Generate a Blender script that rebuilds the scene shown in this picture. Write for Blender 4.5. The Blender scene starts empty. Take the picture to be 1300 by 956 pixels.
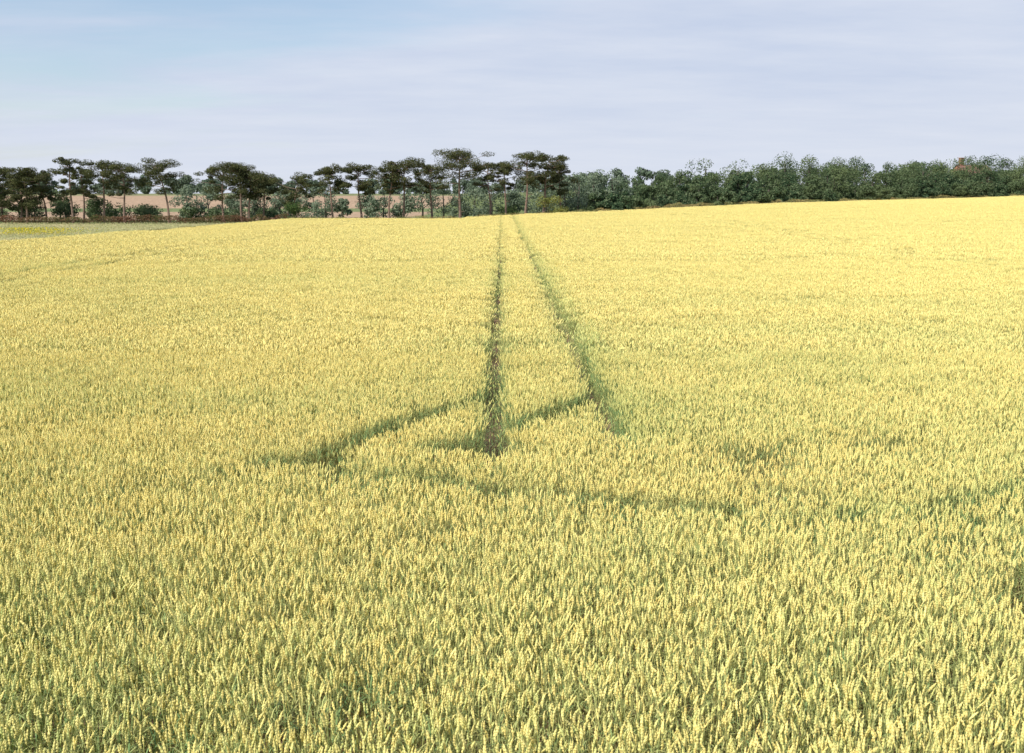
import bpy, math, numpy as np
from mathutils import Vector, Matrix, Euler
rng = np.random.default_rng(7)
scene = bpy.context.scene
scene.view_settings.view_transform = 'Standard'
scene.view_settings.look = 'None'
scene.view_settings.exposure = 0

# ------------------------------------------------------------------ helpers
def sstep(a, b, x):
    t = np.clip((np.asarray(x, float) - a) / (b - a), 0, 1)
    return t * t * (3 - 2 * t)

def ground_h(x, y):
    x = np.asarray(x, float); y = np.asarray(y, float)
    r = np.clip((x + 8) / 142, 0, 1.6) ** 0.6
    return 3.7 * sstep(30, 200, y) * r + 6.0 * sstep(230, 480, y) + 5.0 * sstep(500, 1500, y)

def vnoise(x, y, s, seed=0):
    """smooth value noise, 0..1"""
    g = np.random.default_rng(seed).random((256, 256))
    fx = np.asarray(x) / s + 77.3; fy = np.asarray(y) / s + 31.7
    ix = np.floor(fx).astype(int); iy = np.floor(fy).astype(int)
    tx = fx - ix; ty = fy - iy
    tx = tx * tx * (3 - 2 * tx); ty = ty * ty * (3 - 2 * ty)
    a = g[ix % 256, iy % 256]; b = g[(ix + 1) % 256, iy % 256]
    c = g[ix % 256, (iy + 1) % 256]; d = g[(ix + 1) % 256, (iy + 1) % 256]
    return (a * (1 - tx) + b * tx) * (1 - ty) + (c * (1 - tx) + d * tx) * ty

def poly_dist(px, py, pts):
    d = np.full(px.shape, 1e9)
    for (x0, y0), (x1, y1) in zip(pts[:-1], pts[1:]):
        dx, dy = x1 - x0, y1 - y0
        t = np.clip(((px - x0) * dx + (py - y0) * dy) / (dx * dx + dy * dy), 0, 1)
        d = np.minimum(d, np.hypot(px - x0 - t * dx, py - y0 - t * dy))
    return d

class Buf:
    def __init__(s): s.v = []; s.f = []; s.m = []; s.n = 0
    def add(s, verts, faces, mat):
        verts = np.asarray(verts, float)
        s.v.append(verts)
        for f in faces: s.f.append(tuple(i + s.n for i in f))
        s.m += [mat] * len(faces); s.n += len(verts)
    def quads(s, V, mat):              # V (k,4,3)
        k = len(V); s.v.append(V.reshape(-1, 3))
        idx = np.arange(4 * k).reshape(-1, 4) + s.n
        s.f += [tuple(r) for r in idx.tolist()]; s.m += [mat] * k; s.n += 4 * k
    def tube(s, path, radii, n, mat, cap=False):
        path = [Vector(p) for p in path]; V = []
        for i, p in enumerate(path):
            a = path[min(i + 1, len(path) - 1)] - path[max(i - 1, 0)]
            a.normalize()
            u = a.orthogonal().normalized() if abs(a.z) < .9 else Vector((1, 0, 0)).cross(a).normalized()
            w = a.cross(u)
            for k in range(n):
                t = 2 * math.pi * k / n
                V.append(p + (u * math.cos(t) + w * math.sin(t)) * radii[i])
        F = []
        for i in range(len(path) - 1):
            for k in range(n):
                F.append((i * n + k, i * n + (k + 1) % n, (i + 1) * n + (k + 1) % n, (i + 1) * n + k))
        s.add([tuple(v) for v in V], F, mat)
    def mesh(s, name, mats, smooth=False):
        me = bpy.data.meshes.new(name)
        me.from_pydata(np.concatenate(s.v).tolist(), [], s.f)
        for m in mats: me.materials.append(m)
        me.polygons.foreach_set('material_index', s.m)
        if smooth: me.polygons.foreach_set('use_smooth', [True] * len(s.f))
        me.update(); return me

def obj(name, me, loc=(0, 0, 0), parent=None, link=True):
    o = bpy.data.objects.new(name, me); o.location = loc
    if parent: o.parent = parent
    if link: scene.collection.objects.link(o)
    return o

def cards(C, N, size, aspect=1.0, r=rng):
    """quads centred at C with normals N"""
    k = len(C)
    N = N / (np.linalg.norm(N, axis=1, keepdims=True) + 1e-9)
    A = r.normal(size=(k, 3)); U = np.cross(N, A); U /= np.linalg.norm(U, axis=1, keepdims=True) + 1e-9
    W = np.cross(N, U)
    s = (size * r.uniform(.6, 1.3, k))[:, None]
    U = U * s; W = W * s * aspect
    return np.stack([C - U * .9, C - W * .6, C + U, C + W * .6], axis=1)

# ------------------------------------------------------------------ materials
def new_mat(name):
    m = bpy.data.materials.new(name); m.use_nodes = True
    nt = m.node_tree; nt.nodes.clear(); return m, nt, nt.nodes, nt.links

def leaf_mat(name, c1, c2, c3=None, scale=.5, trans=.25, island=True):
    m, nt, N, L = new_mat(name)
    out = N.new('ShaderNodeOutputMaterial'); geo = N.new('ShaderNodeNewGeometry')
    noi = N.new('ShaderNodeTexNoise'); noi.inputs['Scale'].default_value = scale
    noi.inputs['Detail'].default_value = 1
    L.new(geo.outputs['Position'], noi.inputs['Vector'])
    rmp = N.new('ShaderNodeMapRange'); rmp.inputs[1].default_value = .35; rmp.inputs[2].default_value = .65
    L.new(noi.outputs['Fac'], rmp.inputs[0])
    mx = N.new('ShaderNodeMix'); mx.data_type = 'RGBA'
    mx.inputs[6].default_value = (*c1, 1); mx.inputs[7].default_value = (*c2, 1)
    L.new(rmp.outputs[0], mx.inputs[0]); col = mx.outputs[2]
    if c3:
        m3 = N.new('ShaderNodeMix'); m3.data_type = 'RGBA'
        cr = N.new('ShaderNodeMath'); cr.operation = 'GREATER_THAN'; cr.inputs[1].default_value = .75
        L.new(geo.outputs['Random Per Island'], cr.inputs[0])
        L.new(cr.outputs[0], m3.inputs[0]); L.new(col, m3.inputs[6]); m3.inputs[7].default_value = (*c3, 1)
        col = m3.outputs[2]
    d = N.new('ShaderNodeBsdfDiffuse'); t = N.new('ShaderNodeBsdfTranslucent'); ms = N.new('ShaderNodeMixShader')
    ms.inputs[0].default_value = trans
    L.new(col, d.inputs[0]); L.new(col, t.inputs[0])
    L.new(d.outputs[0], ms.inputs[1]); L.new(t.outputs[0], ms.inputs[2]); L.new(ms.outputs[0], out.inputs[0])
    return m

def wheat_mat(name, cy, cg, cd, gbias=0.0):
    """cy ripe, cd duller ripe, cg green: mixed per ear/leaf and by the field's own 'green' attribute"""
    m, nt, N, L = new_mat(name)
    out = N.new('ShaderNodeOutputMaterial'); geo = N.new('ShaderNodeNewGeometry')
    at = N.new('ShaderNodeAttribute'); at.attribute_type = 'INSTANCER'; at.attribute_name = 'green'
    def math_(op, a, b):
        n = N.new('ShaderNodeMath'); n.operation = op
        for i, v in enumerate((a, b)):
            if isinstance(v, (int, float)): n.inputs[i].default_value = v
            else: L.new(v, n.inputs[i])
        return n.outputs[0]
    rnd = geo.outputs['Random Per Island']
    g = math_('ADD', math_('MULTIPLY', math_('POWER', rnd, 2.4), .75), at.outputs['Fac'])
    cl = N.new('ShaderNodeClamp'); L.new(math_('ADD', g, gbias), cl.inputs[0])
    m1 = N.new('ShaderNodeMix'); m1.data_type = 'RGBA'
    m1.inputs[6].default_value = (*cy, 1); m1.inputs[7].default_value = (*cd, 1)
    L.new(math_('FRACT', math_('MULTIPLY', rnd, 17.0), 0), m1.inputs[0])
    m2 = N.new('ShaderNodeMix'); m2.data_type = 'RGBA'
    L.new(cl.outputs[0], m2.inputs[0]); L.new(m1.outputs[2], m2.inputs[6]); m2.inputs[7].default_value = (*cg, 1)
    d = N.new('ShaderNodeBsdfDiffuse'); L.new(m2.outputs[2], d.inputs[0]); L.new(d.outputs[0], out.inputs[0])
    return m

M_ear = wheat_mat('wheat_ear', (.92, .79, .31), (.52, .56, .20), (.84, .67, .225))
M_stem = wheat_mat('wheat_stem', (.70, .66, .25), (.32, .41, .15), (.62, .54, .20), .1)
M_leaf = wheat_mat('wheat_leaf', (.56, .56, .21), (.18, .28, .11), (.56, .48, .19), .15)
WM = [M_ear, M_stem, M_leaf]

def bark_mat(name, c1, c2):
    m, nt, N, L = new_mat(name)
    out = N.new('ShaderNodeOutputMaterial'); b = N.new('ShaderNodeBsdfPrincipled'); b.inputs['Roughness'].default_value = .9
    geo = N.new('ShaderNodeNewGeometry'); noi = N.new('ShaderNodeTexNoise'); noi.inputs['Scale'].default_value = 2.5
    noi.inputs['Detail'].default_value = 5
    L.new(geo.outputs['Position'], noi.inputs['Vector'])
    mx = N.new('ShaderNodeMix'); mx.data_type = 'RGBA'; L.new(noi.outputs['Fac'], mx.inputs[0])
    mx.inputs[6].default_value = (*c1, 1); mx.inputs[7].default_value = (*c2, 1)
    L.new(mx.outputs[2], b.inputs['Base Color']); L.new(b.outputs[0], out.inputs[0]); return m

M_bark = bark_mat('pine_bark', (.13, .085, .06), (.30, .20, .15))
M_bark2 = bark_mat('grey_bark', (.07, .06, .045), (.15, .13, .10))
M_pine = leaf_mat('pine_needles', (.050, .060, .026), (.095, .105, .042), (.13, .125, .058), .6, .15)
M_will = leaf_mat('willow_leaves', (.14, .19, .12), (.21, .26, .17), (.27, .32, .22), .35, .25)
M_broad = leaf_mat('broadleaf', (.055, .095, .048), (.145, .185, .080), (.17, .21, .11), .09, .25)  # leaf greens lifted and shifted to blue: painted-in haze, no volume
M_bush = leaf_mat('bush_leaves', (.16, .19, .05), (.28, .28, .07), (.32, .30, .10), 1., .25)
M_bush2 = leaf_mat('dark_bush_leaves', (.05, .09, .03), (.10, .15, .05), (.13, .18, .06), 1., .25)
M_hedge = leaf_mat('hedge_leaves', (.17, .085, .055), (.12, .13, .05), (.24, .13, .08), .35, .2)
M_grass = leaf_mat('dry_grass', (.38, .28, .12), (.24, .26, .09), (.42, .36, .17), .25, .25)
M_yflow = leaf_mat('yellow_flowers', (.75, .60, .04), (.60, .52, .06), (.25, .30, .08), 1., .25)

# ------------------------------------------------------------------ field layout (metres)
EDGE = np.array([(-60, 165), (-36, 165), (0, 165), (15, 168), (58, 210), (134, 262), (210, 315)])
def edge_y(x): return np.interp(x, EDGE[:, 0], EDGE[:, 1])
def left_x(y): return -38.0 + .02 * (np.asarray(y) - 74)
def in_wheat(x, y): return (x > left_x(y)) & (y < edge_y(x)) & (y > 3.2)

# ------------------------------------------------------------------ ground
xs = np.unique(np.concatenate([np.arange(-5000, -300, 400), np.arange(-300, -110, 20), np.arange(-110, 220, 2.5),
                               np.arange(220, 400, 20), np.arange(400, 5001, 400)]))
ys = np.unique(np.concatenate([np.arange(-400, -20, 40), np.arange(-20, 330, 2.5), np.arange(330, 900, 20), np.arange(900, 6001, 300)]))
X, Y = np.meshgrid(xs, ys)
Z = ground_h(X, Y)
nx, ny = len(xs), len(ys)
V = np.stack([X, Y, Z], -1).reshape(-1, 3)
i = np.arange(nx * ny).reshape(ny, nx)
F = np.stack([i[:-1, :-1], i[:-1, 1:], i[1:, 1:], i[1:, :-1]], -1).reshape(-1, 4)
me = bpy.data.meshes.new('ground'); me.from_pydata(V.tolist(), [], F.tolist())
col = np.ones((ny, nx, 4))
soil = np.array([.24, .155, .10]); pale = np.array([.46, .42, .20]); pgreen = np.array([.30, .32, .13])
brown = np.array([.42, .29, .19]); farg = np.array([.18, .21, .09]); grass = np.array([.16, .19, .07])
w = in_wheat(X, Y)
base = np.where(w[..., None], soil, grass)
leftf = (X < left_x(Y) - 2.5) & (Y < 158)
st = vnoise(X * .25, Y, 5, 3)[..., None]
base = np.where(leftf[..., None], pale * (1 - st) + pgreen * st, base)
br = (Y > 185) & (Y < 420) & (X < -20)
base = np.where(br[..., None], brown, base)
band = ((Y > 270) & (Y < 300) & (X < -20))
base = np.where(band[..., None], farg, base)
base = np.where((Y >= 420)[..., None], farg * (1 - .4 * vnoise(X, Y, 200, 5)[..., None]) + brown * .3 * vnoise(X, Y, 160, 6)[..., None], base)
col[..., :3] = base
ca = me.color_attributes.new('zone', 'FLOAT_COLOR', 'POINT'); ca.data.foreach_set('color', col.reshape(-1))
me.polygons.foreach_set('use_smooth', [True] * len(F))
m, nt, N, L = new_mat('ground')
out = N.new('ShaderNodeOutputMaterial'); b = N.new('ShaderNodeBsdfPrincipled'); b.inputs['Roughness'].default_value = 1
b.inputs['Specular IOR Level'].default_value = .1
at = N.new('ShaderNodeAttribute'); at.attribute_name = 'zone'
geo = N.new('ShaderNodeNewGeometry'); noi = N.new('ShaderNodeTexNoise'); noi.inputs['Scale'].default_value = 1.2; noi.inputs['Detail'].default_value = 6
L.new(geo.outputs['Position'], noi.inputs['Vector'])
mr = N.new('ShaderNodeMapRange'); mr.inputs[1].default_value = .3; mr.inputs[2].default_value = .7; mr.inputs[3].default_value = .6; mr.inputs[4].default_value = 1.3
L.new(noi.outputs['Fac'], mr.inputs[0])
vm = N.new('ShaderNodeVectorMath'); vm.operation = 'SCALE'; L.new(at.outputs['Color'], vm.inputs[0]); L.new(mr.outputs[0], vm.inputs[3])
L.new(vm.outputs[0], b.inputs['Base Color'])
bp = N.new('ShaderNodeBump'); bp.inputs['Distance'].default_value = .08; L.new(noi.outputs['Fac'], bp.inputs['Height']); L.new(bp.outputs[0], b.inputs['Normal'])
L.new(b.outputs[0], out.inputs[0]); me.materials.append(m); me.update()
obj('ground', me)

# ------------------------------------------------------------------ wheat plants
def blade(B, p, az, length, width, droop, segs, r, mat=2):
    d = np.array([math.cos(az), math.sin(az), 0]); sd = np.array([-math.sin(az), math.cos(az), 0])
    pts = []; pos = np.array(p, float); ang = r.uniform(.9, 1.3)
    for k in range(segs + 1):
        t = k / segs; w = width * (1 - t) ** .6 * (.6 + .8 * t if t < .4 else 1)
        pts += [pos - sd * w / 2, pos + sd * w / 2]
        pos = pos + (d * math.cos(ang) + np.array([0, 0, 1]) * math.sin(ang)) * length / segs
        ang -= droop / segs
    B.add(pts, [(2 * k, 2 * k + 1, 2 * k + 3, 2 * k + 2) for k in range(segs)], mat)

def ear(B, p, d, length, rad, detail, r):
    d = Vector(d).normalized(); u = d.orthogonal().normalized(); u = Matrix.Rotation(r.uniform(0, 6.28), 3, d) @ u; w = d.cross(u)
    bend = Vector((r.normal() * .1, r.normal() * .1, 0))
    if detail == 2: R = 7; n = 5
    elif detail == 1: R = 3; n = 4
    else: R = 2; n = 3
    V = []
    for k in range(R + 1):
        t = k / R; c = Vector(p) + d * length * t + bend * length * t * t
        if detail == 2:
            q = (.55 + .9 * t if t < .35 else 1 - .62 * ((t - .35) / .65) ** 1.6) * (1.2 if k % 2 else .76)
        else: q = [.55, 1.1, .9, .35][k] if R == 3 else [.6, 1.15, .35][k]
        tw = .5 * math.pi / n * 2 * (k % 2) if detail == 2 else 0
        for j in range(n):
            a = 2 * math.pi * j / n + tw
            V.append(tuple(c + (u * math.cos(a) * 1.25 + w * math.sin(a) * .85) * rad * q))
    F = [(k * n + j, k * n + (j + 1) % n, (k + 1) * n + (j + 1) % n, (k + 1) * n + j) for k in range(R) for j in range(n)]
    F.append(tuple(range(R * n, R * n + n)))
    B.add(V, F, 0)
    if detail == 2:   # short awn tips
        for q in range(4):
            t = r.uniform(.45, 1); c = Vector(p) + d * length * t + bend * length * t * t
            a = r.uniform(0, 6.28); o = u * math.cos(a) + w * math.sin(a)
            s = c + o * rad * .7; e = s + (d * 1.4 + o * .5) * .014
            side = d.cross(o) * .0012
            B.add([tuple(s - side), tuple(s + side), tuple(e)], [(0, 1, 2)], 0)

def stalk(B, x, y, h, detail, r, wide=1.0):
    az = r.uniform(0, 6.28); lean = abs(r.normal()) * .12 + .02
    dx, dy = math.cos(az) * lean, math.sin(az) * lean
    el = r.uniform(.062, .092); hb = h - el
    path = [(x, y, 0), (x + dx * hb * .35, y + dy * hb * .35, hb * .55), (x + dx * hb, y + dy * hb, hb)]
    top = path[-1]; sw = .0018 * wide
    if detail == 0: path = [path[1], path[2]]
    B.tube(path, [sw] * len(path), 3, 1)
    ear(B, top, (dx * 2.6, dy * 2.6, 1), el * (1 if detail else 1.15), .0078 * wide, detail, r)
    if detail == 2:
        for k in range(2):
            blade(B, (x + dx * .3, y + dy * .3, hb * r.uniform(.40, .82)), r.uniform(0, 6.28), r.uniform(.14, .24), .013, r.uniform(1.2, 2.6), 3, r)
    elif detail == 1:
        blade(B, (x, y, hb * r.uniform(.5, .85)), r.uniform(0, 6.28), .22, .015, 2, 2, r)
    else:
        blade(B, (x, y, hb * r.uniform(.6, .88)), r.uniform(0, 6.28), .2, .02, 1.5, 1, r)

protos = bpy.data.collections.new('wheat_plants')
pr = np.random.default_rng(11); npro = 0
def addproto(B):
    global npro
    o = bpy.data.objects.new('wheat_plant_%02d' % npro, B.mesh('wheat_plant_%02d' % npro, WM)); protos.objects.link(o); npro += 1
    return npro - 1
def tile(c, count, detail, wide, sd):
    B = Buf()
    for j in range(count):
        stalk(B, pr.uniform(-c / 2, c / 2) * 1.03, pr.uniform(-c / 2, c / 2) * 1.03, .75 + pr.normal() * sd, detail, pr, wide)
    return addproto(B)
def tuft(rad, count, detail, wide, sd):
    B = Buf()
    for j in range(count):
        rr = rad * math.sqrt(pr.random()); a = pr.uniform(0, 6.28)
        stalk(B, rr * math.cos(a), rr * math.sin(a), .75 + pr.normal() * sd, detail, pr, wide)
    return addproto(B)
CN, CM, CF = .4, .8, 2.4
S_single = [tile(.001, 1, 2, 1, .015) for k in range(10)]
S_tuftm = [tuft(.15, 14, 1, 1.15, .035) for k in range(6)]
S_tuftf = [tuft(.3, 36, 0, 1.75, .04) for k in range(5)]
S_near = [tile(CN, 66, 2, 1, .038) for k in range(14)]
S_mid = [tile(CM, 180, 1, 1.15, .045) for k in range(10)]
S_far = [tile(CF, 900, 0, 1.8, .05) for k in range(6)]

# wheel tracks: (polyline, half width)
def tram(off, y0, y1): return [(off - .01 * y, y) for y in np.linspace(y0, y1, 20)]
tracks = [(tram(-.14, 12.4, 164), .15), (tram(1.66, 13.7, 166), .15),
          (tram(-20.2, 3, 164), .22), (tram(-22.0, 3, 164), .22), (tram(23.7, 3, 178), .12), (tram(25.5, 3, 180), .12),
          ([(-3.05, 12.2), (-2.6, 12.5), (-1.94, 14.08), (-1.13, 15.49), (-.33, 16.7)], .21),
          ([(1.5, 17.1), (1.25, 16.3), (.48, 15.0), (-.22, 13.8), (-.9, 12.9)], .20),
          ([(-3.0, 12.35), (-2.45, 12.3)], .34),
          ([(-.95, 13.0), (-.3, 13.1)], .34),
          ([(-2.25, 11.75), (-1.13, 11.5), (-.27, 11.05)], .12),
          ([(-.3, 11.0), (.7, 10.72), (1.96, 10.4), (2.3, 10.3)], .21),
          ([(2.9, 10.1), (4.2, 10.25), (5.8, 11.1), (7.2, 12.1)], .06),
          ([(2.6, 11.15), (3.8, 10.7), (5.1, 9.7), (7, 8.4)], .07)]
def gapinfo(x, y):
    gap = np.zeros(x.shape, bool); near = np.full(x.shape, 9.)
    for pts, hw in tracks:
        d = poly_dist(x, y, pts)
        wv = hw * (.55 + .9 * vnoise(x, y, .35, 21))
        gap |= d < wv; near = np.minimum(near, d - hw)
    return gap, near
def sparse(x, y): return vnoise(x, y, .45, 31) * vnoise(x * .5, y, 1.5, 32) * (1 - .25 * sstep(9, 15, y))
def greenness(x, y, near):
    g = np.exp(-np.clip(near, 0, 9) / .10) * .6
    rs = (x > 1.66 - .01 * y) & (x < 2.8 - .01 * y) & (y > 13)
    g = np.where(rs, np.maximum(g, .85 * np.exp(-(x - 1.66 + .01 * y) / .40)), g)
    big = vnoise(x * .6, y, 2.2, 61) * .6 + vnoise(x * .35, y, 9, 62) * .4
    return g - .12 * sstep(15, 60, y) + (big - .5) * (.6 - .25 * sstep(12, 70, y)) + .20 * (1 - sstep(8, 13, y)) * vnoise(x * .6, y, .9, 51)
def hscale(x, y): return (.92 + .13 * vnoise(x, y, .9, 41)) * (.95 + .09 * vnoise(x, y, 5, 42))

PX, PY, IDX, SC, GR, RZ = [], [], [], [], [], []
def put(x, y, idx, s, g, rz):
    PX.append(x); PY.append(y); IDX.append(idx); SC.append(s); GR.append(g); RZ.append(rz)
def region(y0, y1, xr, c, tiles, pieces, dens, margin, grow=1.0):
    gx = np.arange(xr[0], xr[1], c) + c / 2; gy = np.arange(y0, y1 - 1e-6, c) + c / 2
    x, y = [q.ravel() for q in np.meshgrid(gx, gy)]
    k = (np.abs(x) < .56 * y + 3.5) & in_wheat(x, y); x, y = x[k], y[k]
    near = gapinfo(x, y)[1]
    sp = sparse(x, y) if y1 < 30 else np.zeros(len(x))
    cut = (near < c * .72 + margin) | (sp > .52)
    tx, ty = x[~cut], y[~cut]; n = len(tx)
    put(tx + rng.uniform(-.06, .06, n) * c, ty + rng.uniform(-.06, .06, n) * c, rng.choice(tiles, n), hscale(tx, ty) * grow * rng.uniform(.97, 1.03, n),
        greenness(tx, ty, np.full(n, 9.)), rng.integers(0, 4, n) * math.pi / 2)
    cx, cy = x[cut], y[cut]; per = dens * c * c
    m_ = rng.poisson(per, len(cx)); px = np.repeat(cx, m_) + rng.uniform(-.5, .5, m_.sum()) * c; py = np.repeat(cy, m_) + rng.uniform(-.5, .5, m_.sum()) * c
    gap, near = gapinfo(px, py)
    gap |= near < margin * .5
    low = gap & (rng.random(len(px)) < .18)
    hz = (y1 < 30) & (sparse(px, py) > .58) & (rng.random(len(px)) < .75)
    keep = (~gap & ~hz) | low
    s = rng.uniform(.94, 1.05, len(px)) * hscale(px, py) * grow
    s = np.where(low, s * rng.uniform(.35, .75, len(px)), s)
    g = np.where(low, .9, greenness(px, py, near))
    put(px[keep], py[keep], rng.choice(pieces, keep.sum()), s[keep], g[keep], rng.uniform(0, 6.28, keep.sum()))
region(3.2, 21.2, (-15.2, 15.2), CN, S_near, S_single, 400, 0)
region(21.2, 52.4, (-33, 33), CM, S_mid, S_tuftm, 22, .1)
region(52.4, 325, (-41, 187), CF, S_far, S_tuftf, 5.4, .2, 1.03)
x = np.concatenate(PX); y = np.concatenate(PY); idx = np.concatenate(IDX); sc = np.concatenate(SC); gr = np.concatenate(GR); rz = np.concatenate(RZ)
n = len(x); print('WHEAT INSTANCES', n)
me = bpy.data.meshes.new('wheat_field')
me.vertices.add(n); me.vertices.foreach_set('co', np.stack([x, y, ground_h(x, y)], -1).ravel())
a = me.attributes.new('pick', 'INT', 'POINT'); a.data.foreach_set('value', idx.astype(np.int32))
a = me.attributes.new('green', 'FLOAT', 'POINT'); a.data.foreach_set('value', gr.astype(np.float32))
a = me.attributes.new('scl', 'FLOAT_VECTOR', 'POINT'); a.data.foreach_set('vector', np.stack([np.ones(n), np.ones(n), sc], -1).astype(np.float32).ravel())
tilt = np.where(idx < 10, .07, .0)
rot = np.stack([rng.normal(size=n) * tilt, rng.normal(size=n) * tilt, rz], -1)
a = me.attributes.new('rot', 'FLOAT_VECTOR', 'POINT'); a.data.foreach_set('vector', rot.astype(np.float32).ravel())
wf = obj('wheat_field', me)
ng = bpy.data.node_groups.new('wheat_scatter', 'GeometryNodeTree')
ng.interface.new_socket('Geometry', in_out='INPUT', socket_type='NodeSocketGeometry')
ng.interface.new_socket('Geometry', in_out='OUTPUT', socket_type='NodeSocketGeometry')
N = ng.nodes; L = ng.links
gi = N.new('NodeGroupInput'); go = N.new('NodeGroupOutput'); iop = N.new('GeometryNodeInstanceOnPoints')
ci = N.new('GeometryNodeCollectionInfo'); ci.inputs[0].default_value = protos
ci.inputs['Separate Children'].default_value = True; ci.inputs['Reset Children'].default_value = True
def na(nm, t):
    q = N.new('GeometryNodeInputNamedAttribute'); q.data_type = t; q.inputs[0].default_value = nm
    return q.outputs[0]
L.new(gi.outputs[0], iop.inputs['Points']); L.new(ci.outputs[0], iop.inputs['Instance'])
iop.inputs['Pick Instance'].default_value = True
L.new(na('pick', 'INT'), iop.inputs['Instance Index']); L.new(na('rot', 'FLOAT_VECTOR'), iop.inputs['Rotation'])
L.new(na('scl', 'FLOAT_VECTOR'), iop.inputs['Scale']); L.new(iop.outputs[0], go.inputs[0])
md = wf.modifiers.new('scatter', 'NODES'); md.node_group = ng

# ------------------------------------------------------------------ trees
def ell_leaves(c, rx, ry, rz, k, size, r, aspect=.6, up=.35, flat=0):
    D = r.normal(size=(k, 3)); D /= np.linalg.norm(D, axis=1, keepdims=True)
    rad = r.uniform(.45, 1.08, k)[:, None] ** .7
    P = np.array(c) + D * rad * np.array([rx, ry, rz])
    Nn = D * .9 + r.normal(size=(k, 3)) * .55 + np.array([0, 0, up])
    return cards(P, Nn, size, aspect, r)

def pine_mesh(h, spread, seed, bare=.45, dense=1.0, two=False, lean=0.):
    r = np.random.default_rng(seed); B = Buf()
    trunks = [(0, 0)] if not two else [(-.6, 0), (.7, .3)]
    for ti, (tx, ty) in enumerate(trunks):
        hh = h * (1 if ti == 0 else .9)
        pts = []; px, py = tx, ty; ddx = r.normal() * .45 + lean + (ti * .8 - .4 if two else 0); ddy = r.normal() * .2
        for k in range(8):
            t = k / 7; pts.append((px + ddx * t * t * 1.6 + .12 * math.sin(t * 7 + seed), py + ddy * t + .1 * math.cos(t * 5), hh * .93 * t))
        R0 = .018 * h + .03
        B.tube(pts, [R0 * (1.25 if k == 0 else 1) * (1 - .75 * k / 7) for k in range(8)], 7, 0)
        P = np.array(pts); nl = int(14 * dense)
        for q in range(nl):
            t = bare + (.97 - bare) * ((q + r.random() * .8) / nl) ** .8
            s = np.array([np.interp(t * 7, range(8), P[:, j]) for j in range(3)])
            az = q * 2.4 + r.normal() * .5
            prof = .55 + .65 * math.sin(math.pi * min(1, (t - bare) / (1 - bare) * .7 + .15))
            Ln = spread * prof * r.uniform(.4, 1.25) * (.75 if two else 1)
            rise = r.uniform(.05, .5) * Ln * (1.2 - t * .6)
            e = s + np.array([math.cos(az) * Ln, math.sin(az) * Ln, min(rise, hh * .97 - s[2])])
            mid = (s + e) / 2 + np.array([0, 0, -rise * .15 + .1 * r.normal()])
            B.tube([s, mid, e], [R0 * .30, R0 * .2, R0 * .08], 5, 0)
            for (f, sz) in ((.5, .75), (.78, .95), (1., 1.)):
                if r.random() < .2: continue
                c = s + (e - s) * f + r.normal(size=3) * np.array([.35, .35, .18]) + np.array([0, 0, .15])
                rx = r.uniform(.6, 1.2) * sz * spread / 3
                B.quads(ell_leaves(c, rx, rx * r.uniform(.8, 1.2), rx * r.uniform(.40, .64), int(190), .155, r, .5, .5), 1)
        for q in range(6):
            c = P[-1] + r.normal(size=3) * np.array([1.1, 1.1, .22]) * spread / 3
            B.tube([P[-2], c], [R0 * .3, R0 * .08], 4, 0)
            B.quads(ell_leaves(c, .95 * spread / 3, .95 * spread / 3, .45, 190, .155, r, .5, .5), 1)
        for q in range(5):
            t = r.uniform(.15, max(bare, .2)); s = np.array([np.interp(t * 7, range(8), P[:, j]) for j in range(3)])
            az = r.uniform(0, 6.28); B.tube([s, s + np.array([math.cos(az), math.sin(az), .1]) * r.uniform(.4, 1.2)], [.05, .02], 4, 0)
    return B.mesh('pine_tree', [M_bark, M_pine])

# bearing (x/y), distance, height, crown radius, clear-stem fraction, density, forked
pines = [(-.519, 170, 9.0, 3.2, .2, 1.2, 0), (-.506, 176, 9.6, 3.2, .2, 1.3, 0), (-.482, 170, 9.4, 3.2, .22, 1.3, 1), (-.462, 174, 8.6, 2.8, .3, 1.1, 0),
         (-.436, 169, 10.8, 2.3, .45, 1.0, 0), (-.424, 174, 9.4, 1.9, .45, .8, 0),
         (-.404, 171, 10.6, 3.4, .46, 1.2, 0), (-.384, 168, 9.9, 2.9, .42, 1.1, 0), (-.340, 169, 10.4, 3.7, .50, 1.2, 0),
         (-.287, 172, 9.7, 3.3, .36, 1.2, 0), (-.264, 169, 10.1, 3.8, .42, 1.2, 1), (-.246, 172, 8.3, 2.2, .45, .9, 0),
         (-.216, 169, 7.9, 2.6, .38, 1.0, 0), (-.178, 170, 9.4, 3.0, .46, 1.0, 0), (-.150, 172, 10.1, 3.4, .44, 1.1, 0),
         (-.122, 168, 9.8, 2.4, .52, .9, 0), (-.107, 170, 10.7, 3.6, .50, 1.2, 0), (-.080, 174, 10.2, 3.2, .50, 1.0, 0),
         (-.052, 168, 12.2, 4.6, .56, 1.4, 0), (-.022, 172, 9.8, 2.8, .50, .9, 0), (-.006, 170, 9.5, 2.5, .54, .9, 0),
         (.014, 169, 10.8, 3.5, .50, 1.2, 0), (.031, 171, 10.7, 3.1, .44, 1.2, 0), (.048, 174, 9.0, 2.6, .40, 1.0, 0)]
for k, (br_, Yp, h, sp, bare, dn, two) in enumerate(pines):
    xx = br_ * Yp
    o = obj('pine_tree', pine_mesh(h, sp, 100 + k, bare, dn, bool(two)), (xx, Yp, float(ground_h(xx, Yp)) - .1))
    o.rotation_euler[2] = k * 1.3

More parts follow.
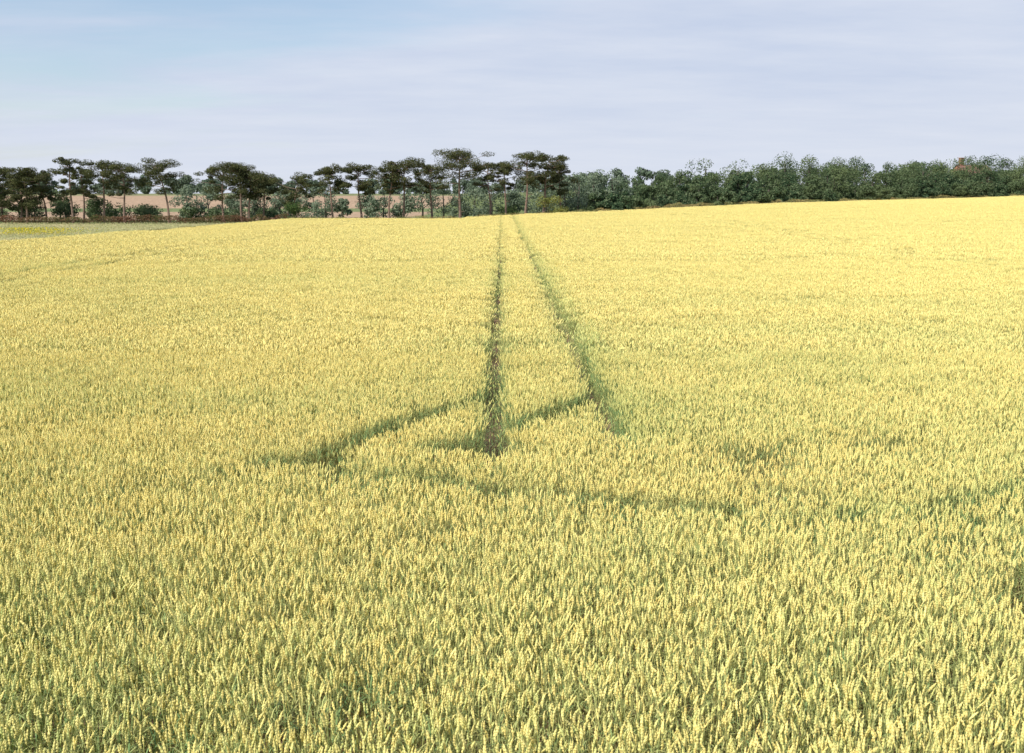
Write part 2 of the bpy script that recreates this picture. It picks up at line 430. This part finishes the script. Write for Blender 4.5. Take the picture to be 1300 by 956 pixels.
def broad_into(B, x, y, h, w, r, nl=1.0, leaf=.24, mats=(0, 1), trunk=True, lc=110):
    g = float(ground_h(x, y)); k0 = max(6, int(13 * nl))
    if trunk:
        B.tube([(x, y, g - .2), (x + .1, y, g + h * .3), (x + r.normal() * .3, y, g + h * .75)], [.03 * h, .022 * h, .008 * h], 5, mats[0])
    for q in range(k0):
        a = r.uniform(0, 6.28); t = r.uniform(.12, .86) if q else .84; pr_ = math.sin(math.pi * min(1, t * .8 + .2)) ** .6
        rr = w * .5 * pr_ * math.sqrt(r.random()) * .85 if q else 0
        c = (x + rr * math.cos(a), y + rr * math.sin(a), g + h * t)
        if trunk and q % 3 == 0: B.tube([(x, y, g + h * t * .6), c], [.01 * h, .004 * h], 3, mats[0])
        s = w * r.uniform(.15, .25)
        B.quads(ell_leaves(c, s, s, s * .75, int(lc), leaf, r, .65, .3), mats[1])

def belt(name, items, mats, leaf=.24, seed=1, nl=1.0, lc=110):
    r = np.random.default_rng(seed); B = Buf()
    for (x, y, h, w) in items: broad_into(B, x, y, h, w, r, nl, leaf, lc=lc)
    return obj(name, B.mesh(name, mats))

# right-hand wood: rows following the field edge, tall rounded trees behind
tr = np.random.default_rng(5); items = []
def rh(xe):
    return np.interp(xe, [14, 30, 45, 58, 75, 95, 134, 200], [6.6, 8.4, 10.2, 10.8, 12.6, 13.4, 13.0, 13])
for row, (off, hk, gapk) in enumerate([(4, .36, .85), (10, .66, .8), (20, .90, .9), (34, 1.0, 1.2)]):
    xx = 17.0 - row * 1.5
    while xx < 195:
        yy = float(edge_y(xx)) + off + tr.uniform(-4, 4)
        h = float(rh(xx)) * hk * tr.uniform(.62, 1.12)
        wdt = h * tr.uniform(.7, 1.1) * (1.3 if row == 0 else 1)
        items.append((xx + off * -.15, yy, h, wdt)); xx += wdt * tr.uniform(.6, .95) * gapk
belt('woodland_trees', items, [M_bark2, M_broad], .26, 9, 1.2, 150)
# willows / grey-green trees behind the pines
items = []
xx = -58.
while xx < 22:
    h = tr.uniform(4.6, 7.4) * (1.08 if xx > -20 else .9)
    if xx > 11: h = tr.uniform(7.2, 8.6)
    items.append((xx, 182 + tr.uniform(-3, 5), h, h * tr.uniform(.8, 1.1))); xx += tr.uniform(2.4, 4.2)
belt('willow_trees', items, [M_bark2, M_will], .24, 19)
items = []
for q in range(150):
    items.append((tr.uniform(-420, 260), tr.uniform(430, 560), tr.uniform(5, 10), tr.uniform(8, 14)))
belt('distant_trees', items, [M_bark2, leaf_mat('distant_leaves', (.10, .14, .09), (.14, .18, .12), (.17, .20, .14), .1, .2)], .8, 29, .55)  # paler leaf colour stands in for aerial haze over the far hill
items = []
xx = -100.
while xx < -40:
    items.append((xx, 178 + tr.uniform(-2, 3), tr.uniform(2, 5.5) * (1.1 if xx < -65 else .6), tr.uniform(4, 6))); xx += tr.uniform(2, 3.5) * (1 if xx < -65 else 1.6)
belt('understorey_trees', items, [M_bark2, M_broad], .22, 39)

# bushes
def bush(name, x, y, w, h, mat, seed):
    r = np.random.default_rng(seed); B = Buf(); g = float(ground_h(x, y))
    for q in range(6): B.tube([(x, y, g), (x + r.normal() * w * .2, y + r.normal() * w * .2, g + h * .7)], [.06, .02], 4, 0)
    for q in range(26):
        a = r.uniform(0, 6.28); t = r.uniform(.08, .88); rr = w * .5 * math.sqrt(r.random()) * math.cos(t * 1.2) * .9
        s = w * r.uniform(.1, .17)
        B.quads(ell_leaves((x + rr * math.cos(a), y + rr * math.sin(a), g + h * t), s, s, s * .8, 90, .15, r, .6), 1)
    obj(name, B.mesh(name, [M_bark2, mat]))
bush('bush', -.216 * 166, 166.5, 5.8, 3.4, M_bush2, 61)
bush('bush', .037 * 168, 167.5, 6.4, 3.8, M_bush, 62)
bush('bush', -.005 * 168, 172, 5.0, 2.2, M_bush2, 63)

# hedge and rough grass strips
def strip(name, pts, height, depth, dens, mat, leaf, seed, up=.3, hv=.4, aspect=.6):
    r = np.random.default_rng(seed); B = Buf(); pts = np.array(pts, float)
    seg = np.hypot(*np.diff(pts, axis=0).T); cum = np.concatenate([[0], np.cumsum(seg)])
    k = int(cum[-1] * dens); s = r.uniform(0, cum[-1], k)
    x = np.interp(s, cum, pts[:, 0]); y = np.interp(s, cum, pts[:, 1]) + r.uniform(-depth / 2, depth / 2, k)
    top = height * (1 - hv + hv * 2 * vnoise(s, s * 0, 1.7, seed)) * (.8 + .4 * vnoise(s, s * 0, 6, seed + 1))
    z = ground_h(x, y) + top * r.random(k) ** .7
    Nn = r.normal(size=(k, 3)) + np.array([0, -.3, up])
    B.quads(cards(np.stack([x, y, z], -1), Nn, leaf, aspect, r), 0)
    obj(name, B.mesh(name, [mat]))
strip('hedge', [(-130, 158), (-60, 160), (-36, 162)], 1.15, 1.6, 260, M_hedge, .13, 71)
strip('rough_grass', [(-37, 166.5), (0, 166.5), (15, 169.5), (22, 176)], .95, 2.5, 260, M_grass, .13, 72, 0, .3, .3)
strip('rough_grass', [(15, 170), (58, 211.5), (134, 263.5), (210, 316.5)], 1.2, 2.5, 200, M_grass, .18, 73, 0, .3, .3)
rg = np.random.default_rng(81); k = 42000
yy = rg.uniform(20, 162, k); xx = left_x(yy) - rg.uniform(0, 3.0, k) ** 1.0
zz = rg.random(k) * .55 * (.4 + vnoise(xx, yy, 2, 82))
B = Buf(); B.quads(cards(np.stack([xx, yy, zz], -1), rg.normal(size=(k, 3)) * [1, 1, .3], .11, .3, rg), 0)
obj('rough_grass', B.mesh('field_margin', [M_grass]))
k = 60000
yy = rg.uniform(60, 157, k); xx = left_x(yy) - 3 - rg.random(k) * 62
zz = rg.random(k) * .28
B = Buf(); B.quads(cards(np.stack([xx, yy, zz], -1), rg.normal(size=(k, 3)) * [1, 1, .3], .13, .35, rg), 0)
obj('meadow_grass', B.mesh('meadow_grass', [leaf_mat('meadow_blades', (.56, .50, .27), (.40, .41, .19), (.58, .50, .31), .12, .25)]))
k = 2600
xx = -54 + rg.normal(size=k) * 2.6; yy = 113 + rg.normal(size=k) * 2.0; zz = rg.random(k) * .75
B = Buf(); B.quads(cards(np.stack([xx, yy, zz], -1), rg.normal(size=(k, 3)) + [0, 0, .5], .08, .8, rg), 0)
obj('yellow_flower_patch', B.mesh('yellow_flower_patch', [M_yflow]))

# ------------------------------------------------------------------ brick house among the far trees
def flat_mat(name, c, rough=.8):
    m = bark_mat(name, tuple(v * .8 for v in c), tuple(min(1, v * 1.15) for v in c)); return m
hx, hy = 151., 334.; hz = float(ground_h(hx, hy)) + .1
house = obj('brick_house', None, (hx, hy, hz)); house.rotation_euler[2] = math.radians(20)
Mb = flat_mat('brick', (.34, .15, .10)); Mr = flat_mat('roof_tile', (.24, .12, .09)); Mg = flat_mat('window_glass', (.04, .05, .06)); Mw = flat_mat('white_paint', (.7, .7, .68))
def boxpart(name, x0, x1, y0, y1, z0, z1, mat):
    B = Buf(); V = [(x, y, z) for z in (z0, z1) for y in (y0, y1) for x in (x0, x1)]
    B.add(V, [(0, 2, 3, 1), (4, 5, 7, 6), (0, 1, 5, 4), (2, 6, 7, 3), (0, 4, 6, 2), (1, 3, 7, 5)], 0)
    obj(name, B.mesh(name, [mat]), parent=house)
boxpart('walls', -6, 6, -4, 4, -1, 5.6, Mb)
B = Buf(); B.add([(-6, -4, 5.6), (-6, 4, 5.6), (-6, 0, 8.4), (6, -4, 5.6), (6, 4, 5.6), (6, 0, 8.4)], [(0, 1, 2), (3, 5, 4)], 0)
obj('gables', B.mesh('gables', [Mb]), parent=house)
B = Buf(); B.add([(-6.3, -4.4, 5.4), (6.3, -4.4, 5.4), (6.3, 0, 8.5), (-6.3, 0, 8.5), (-6.3, 4.4, 5.4), (6.3, 4.4, 5.4)], [(0, 1, 2, 3), (3, 2, 5, 4)], 0)
obj('roof', B.mesh('roof', [Mr]), parent=house)
boxpart('chimney', -5.2, -4, -.5, .5, 7.6, 10.6, Mb)
boxpart('chimney_cap', -5.3, -3.9, -.6, .6, 10.6, 10.8, Mb)
for wz in (.9, 3.5):
    for wx in (-4.2, -1.4, 1.4, 4.2):
        if wz < 2 and wx == 1.4: continue
        boxpart('window_frame', wx - .6, wx + .6, -4.06, -4.003, wz, wz + 1.4, Mw)
        boxpart('window_glass', wx - .5, wx + .5, -4.09, -4.063, wz + .1, wz + 1.3, Mg)
boxpart('door', .9, 1.9, -4.06, -4.003, 0.02, 2.1, Mw)

# ------------------------------------------------------------------ light and sky
sun_el, sun_az = math.radians(46), math.radians(228)     # azimuth clockwise from +Y : behind-left
dirv = Vector((math.sin(sun_az) * math.cos(sun_el), math.cos(sun_az) * math.cos(sun_el), math.sin(sun_el)))
sd = bpy.data.lights.new('sun', 'SUN'); sd.energy = 5.0; sd.angle = math.radians(.5); sd.color = (1, .965, .89)
so = obj('sun', sd); so.rotation_euler = (-dirv).to_track_quat('-Z', 'Y').to_euler(); so.location = (0, 0, 60)

wld = bpy.data.worlds.new('World'); scene.world = wld; wld.use_nodes = True
nt = wld.node_tree; N = nt.nodes; L = nt.links; N.clear()
out = N.new('ShaderNodeOutputWorld'); sky = N.new('ShaderNodeTexSky'); sky.sky_type = 'NISHITA'; sky.sun_disc = False
sky.sun_elevation = sun_el; sky.sun_rotation = sun_az
bg = N.new('ShaderNodeBackground'); bg.inputs[1].default_value = .15; L.new(sky.outputs[0], bg.inputs[0])
bc = N.new('ShaderNodeBackground'); bc.inputs[1].default_value = 1.0
tc = N.new('ShaderNodeTexCoord'); sep = N.new('ShaderNodeSeparateXYZ'); L.new(tc.outputs['Generated'], sep.inputs[0])
def mth(op, a, b):
    n_ = N.new('ShaderNodeMath'); n_.operation = op
    for i_, v in enumerate((a, b)):
        if isinstance(v, (int, float)): n_.inputs[i_].default_value = v
        else: L.new(v, n_.inputs[i_])
    return n_.outputs[0]
zc = mth('ADD', mth('MAXIMUM', sep.outputs[2], 0), .10)
cx = mth('DIVIDE', sep.outputs[0], zc); cy = mth('DIVIDE', sep.outputs[1], zc)
cmb = N.new('ShaderNodeCombineXYZ'); L.new(cx, cmb.inputs[0]); L.new(cy, cmb.inputs[1])
mp = N.new('ShaderNodeMapping'); mp.inputs['Rotation'].default_value = (0, 0, math.radians(-24)); mp.inputs['Scale'].default_value = (.5, .95, 1)
L.new(cmb.outputs[0], mp.inputs[0])
n1 = N.new('ShaderNodeTexNoise'); n1.inputs['Scale'].default_value = .8; n1.inputs['Detail'].default_value = 5; n1.inputs['Roughness'].default_value = .58
n1.inputs['Distortion'].default_value = .4
L.new(mp.outputs[0], n1.inputs['Vector'])
elev = mth('MULTIPLY', sep.outputs[2], 2.9); lft = mth('MULTIPLY', sep.outputs[0], .6)
f = mth('SUBTRACT', mth('ADD', mth('MULTIPLY', n1.outputs['Fac'], 1.3), lft), elev)
mr = N.new('ShaderNodeMapRange'); mr.interpolation_type = 'SMOOTHSTEP'
mr.inputs[1].default_value = -.18; mr.inputs[2].default_value = .32; mr.inputs[3].default_value = .15; mr.inputs[4].default_value = 1.0; L.new(f, mr.inputs[0])
n2 = N.new('ShaderNodeTexNoise'); n2.inputs['Scale'].default_value = 1.8; n2.inputs['Detail'].default_value = 5; n2.inputs['Roughness'].default_value = .6
L.new(mp.outputs[0], n2.inputs['Vector'])
cm = N.new('ShaderNodeMix'); cm.data_type = 'RGBA'
cm.inputs[6].default_value = (.575, .655, .82, 1); cm.inputs[7].default_value = (.68, .74, .865, 1)
cr = N.new('ShaderNodeMapRange'); cr.inputs[1].default_value = .34; cr.inputs[2].default_value = .66; L.new(n2.outputs['Fac'], cr.inputs[0])
L.new(cr.outputs[0], cm.inputs[0])
hm = N.new('ShaderNodeMix'); hm.data_type = 'RGBA'; hz_ = N.new('ShaderNodeMapRange')
hz_.inputs[1].default_value = 0; hz_.inputs[2].default_value = .13; hz_.inputs[3].default_value = .85; hz_.inputs[4].default_value = 0
L.new(sep.outputs[2], hz_.inputs[0]); L.new(hz_.outputs[0], hm.inputs[0]); L.new(cm.outputs[2], hm.inputs[6]); hm.inputs[7].default_value = (.74, .78, .87, 1)
L.new(hm.outputs[2], bc.inputs[0])
mxs = N.new('ShaderNodeMixShader'); L.new(mr.outputs[0], mxs.inputs[0]); L.new(bg.outputs[0], mxs.inputs[1]); L.new(bc.outputs[0], mxs.inputs[2])
L.new(mxs.outputs[0], out.inputs[0])

# ------------------------------------------------------------------ camera
cd = bpy.data.cameras.new('camera'); cam = obj('camera', cd, (0, 0, 3.95))
cd.sensor_width = 36; cd.lens = 35; cd.clip_end = 10000; cd.clip_start = .1
cam.rotation_euler = (math.radians(90 - 10.13), 0, 0)
scene.camera = cam
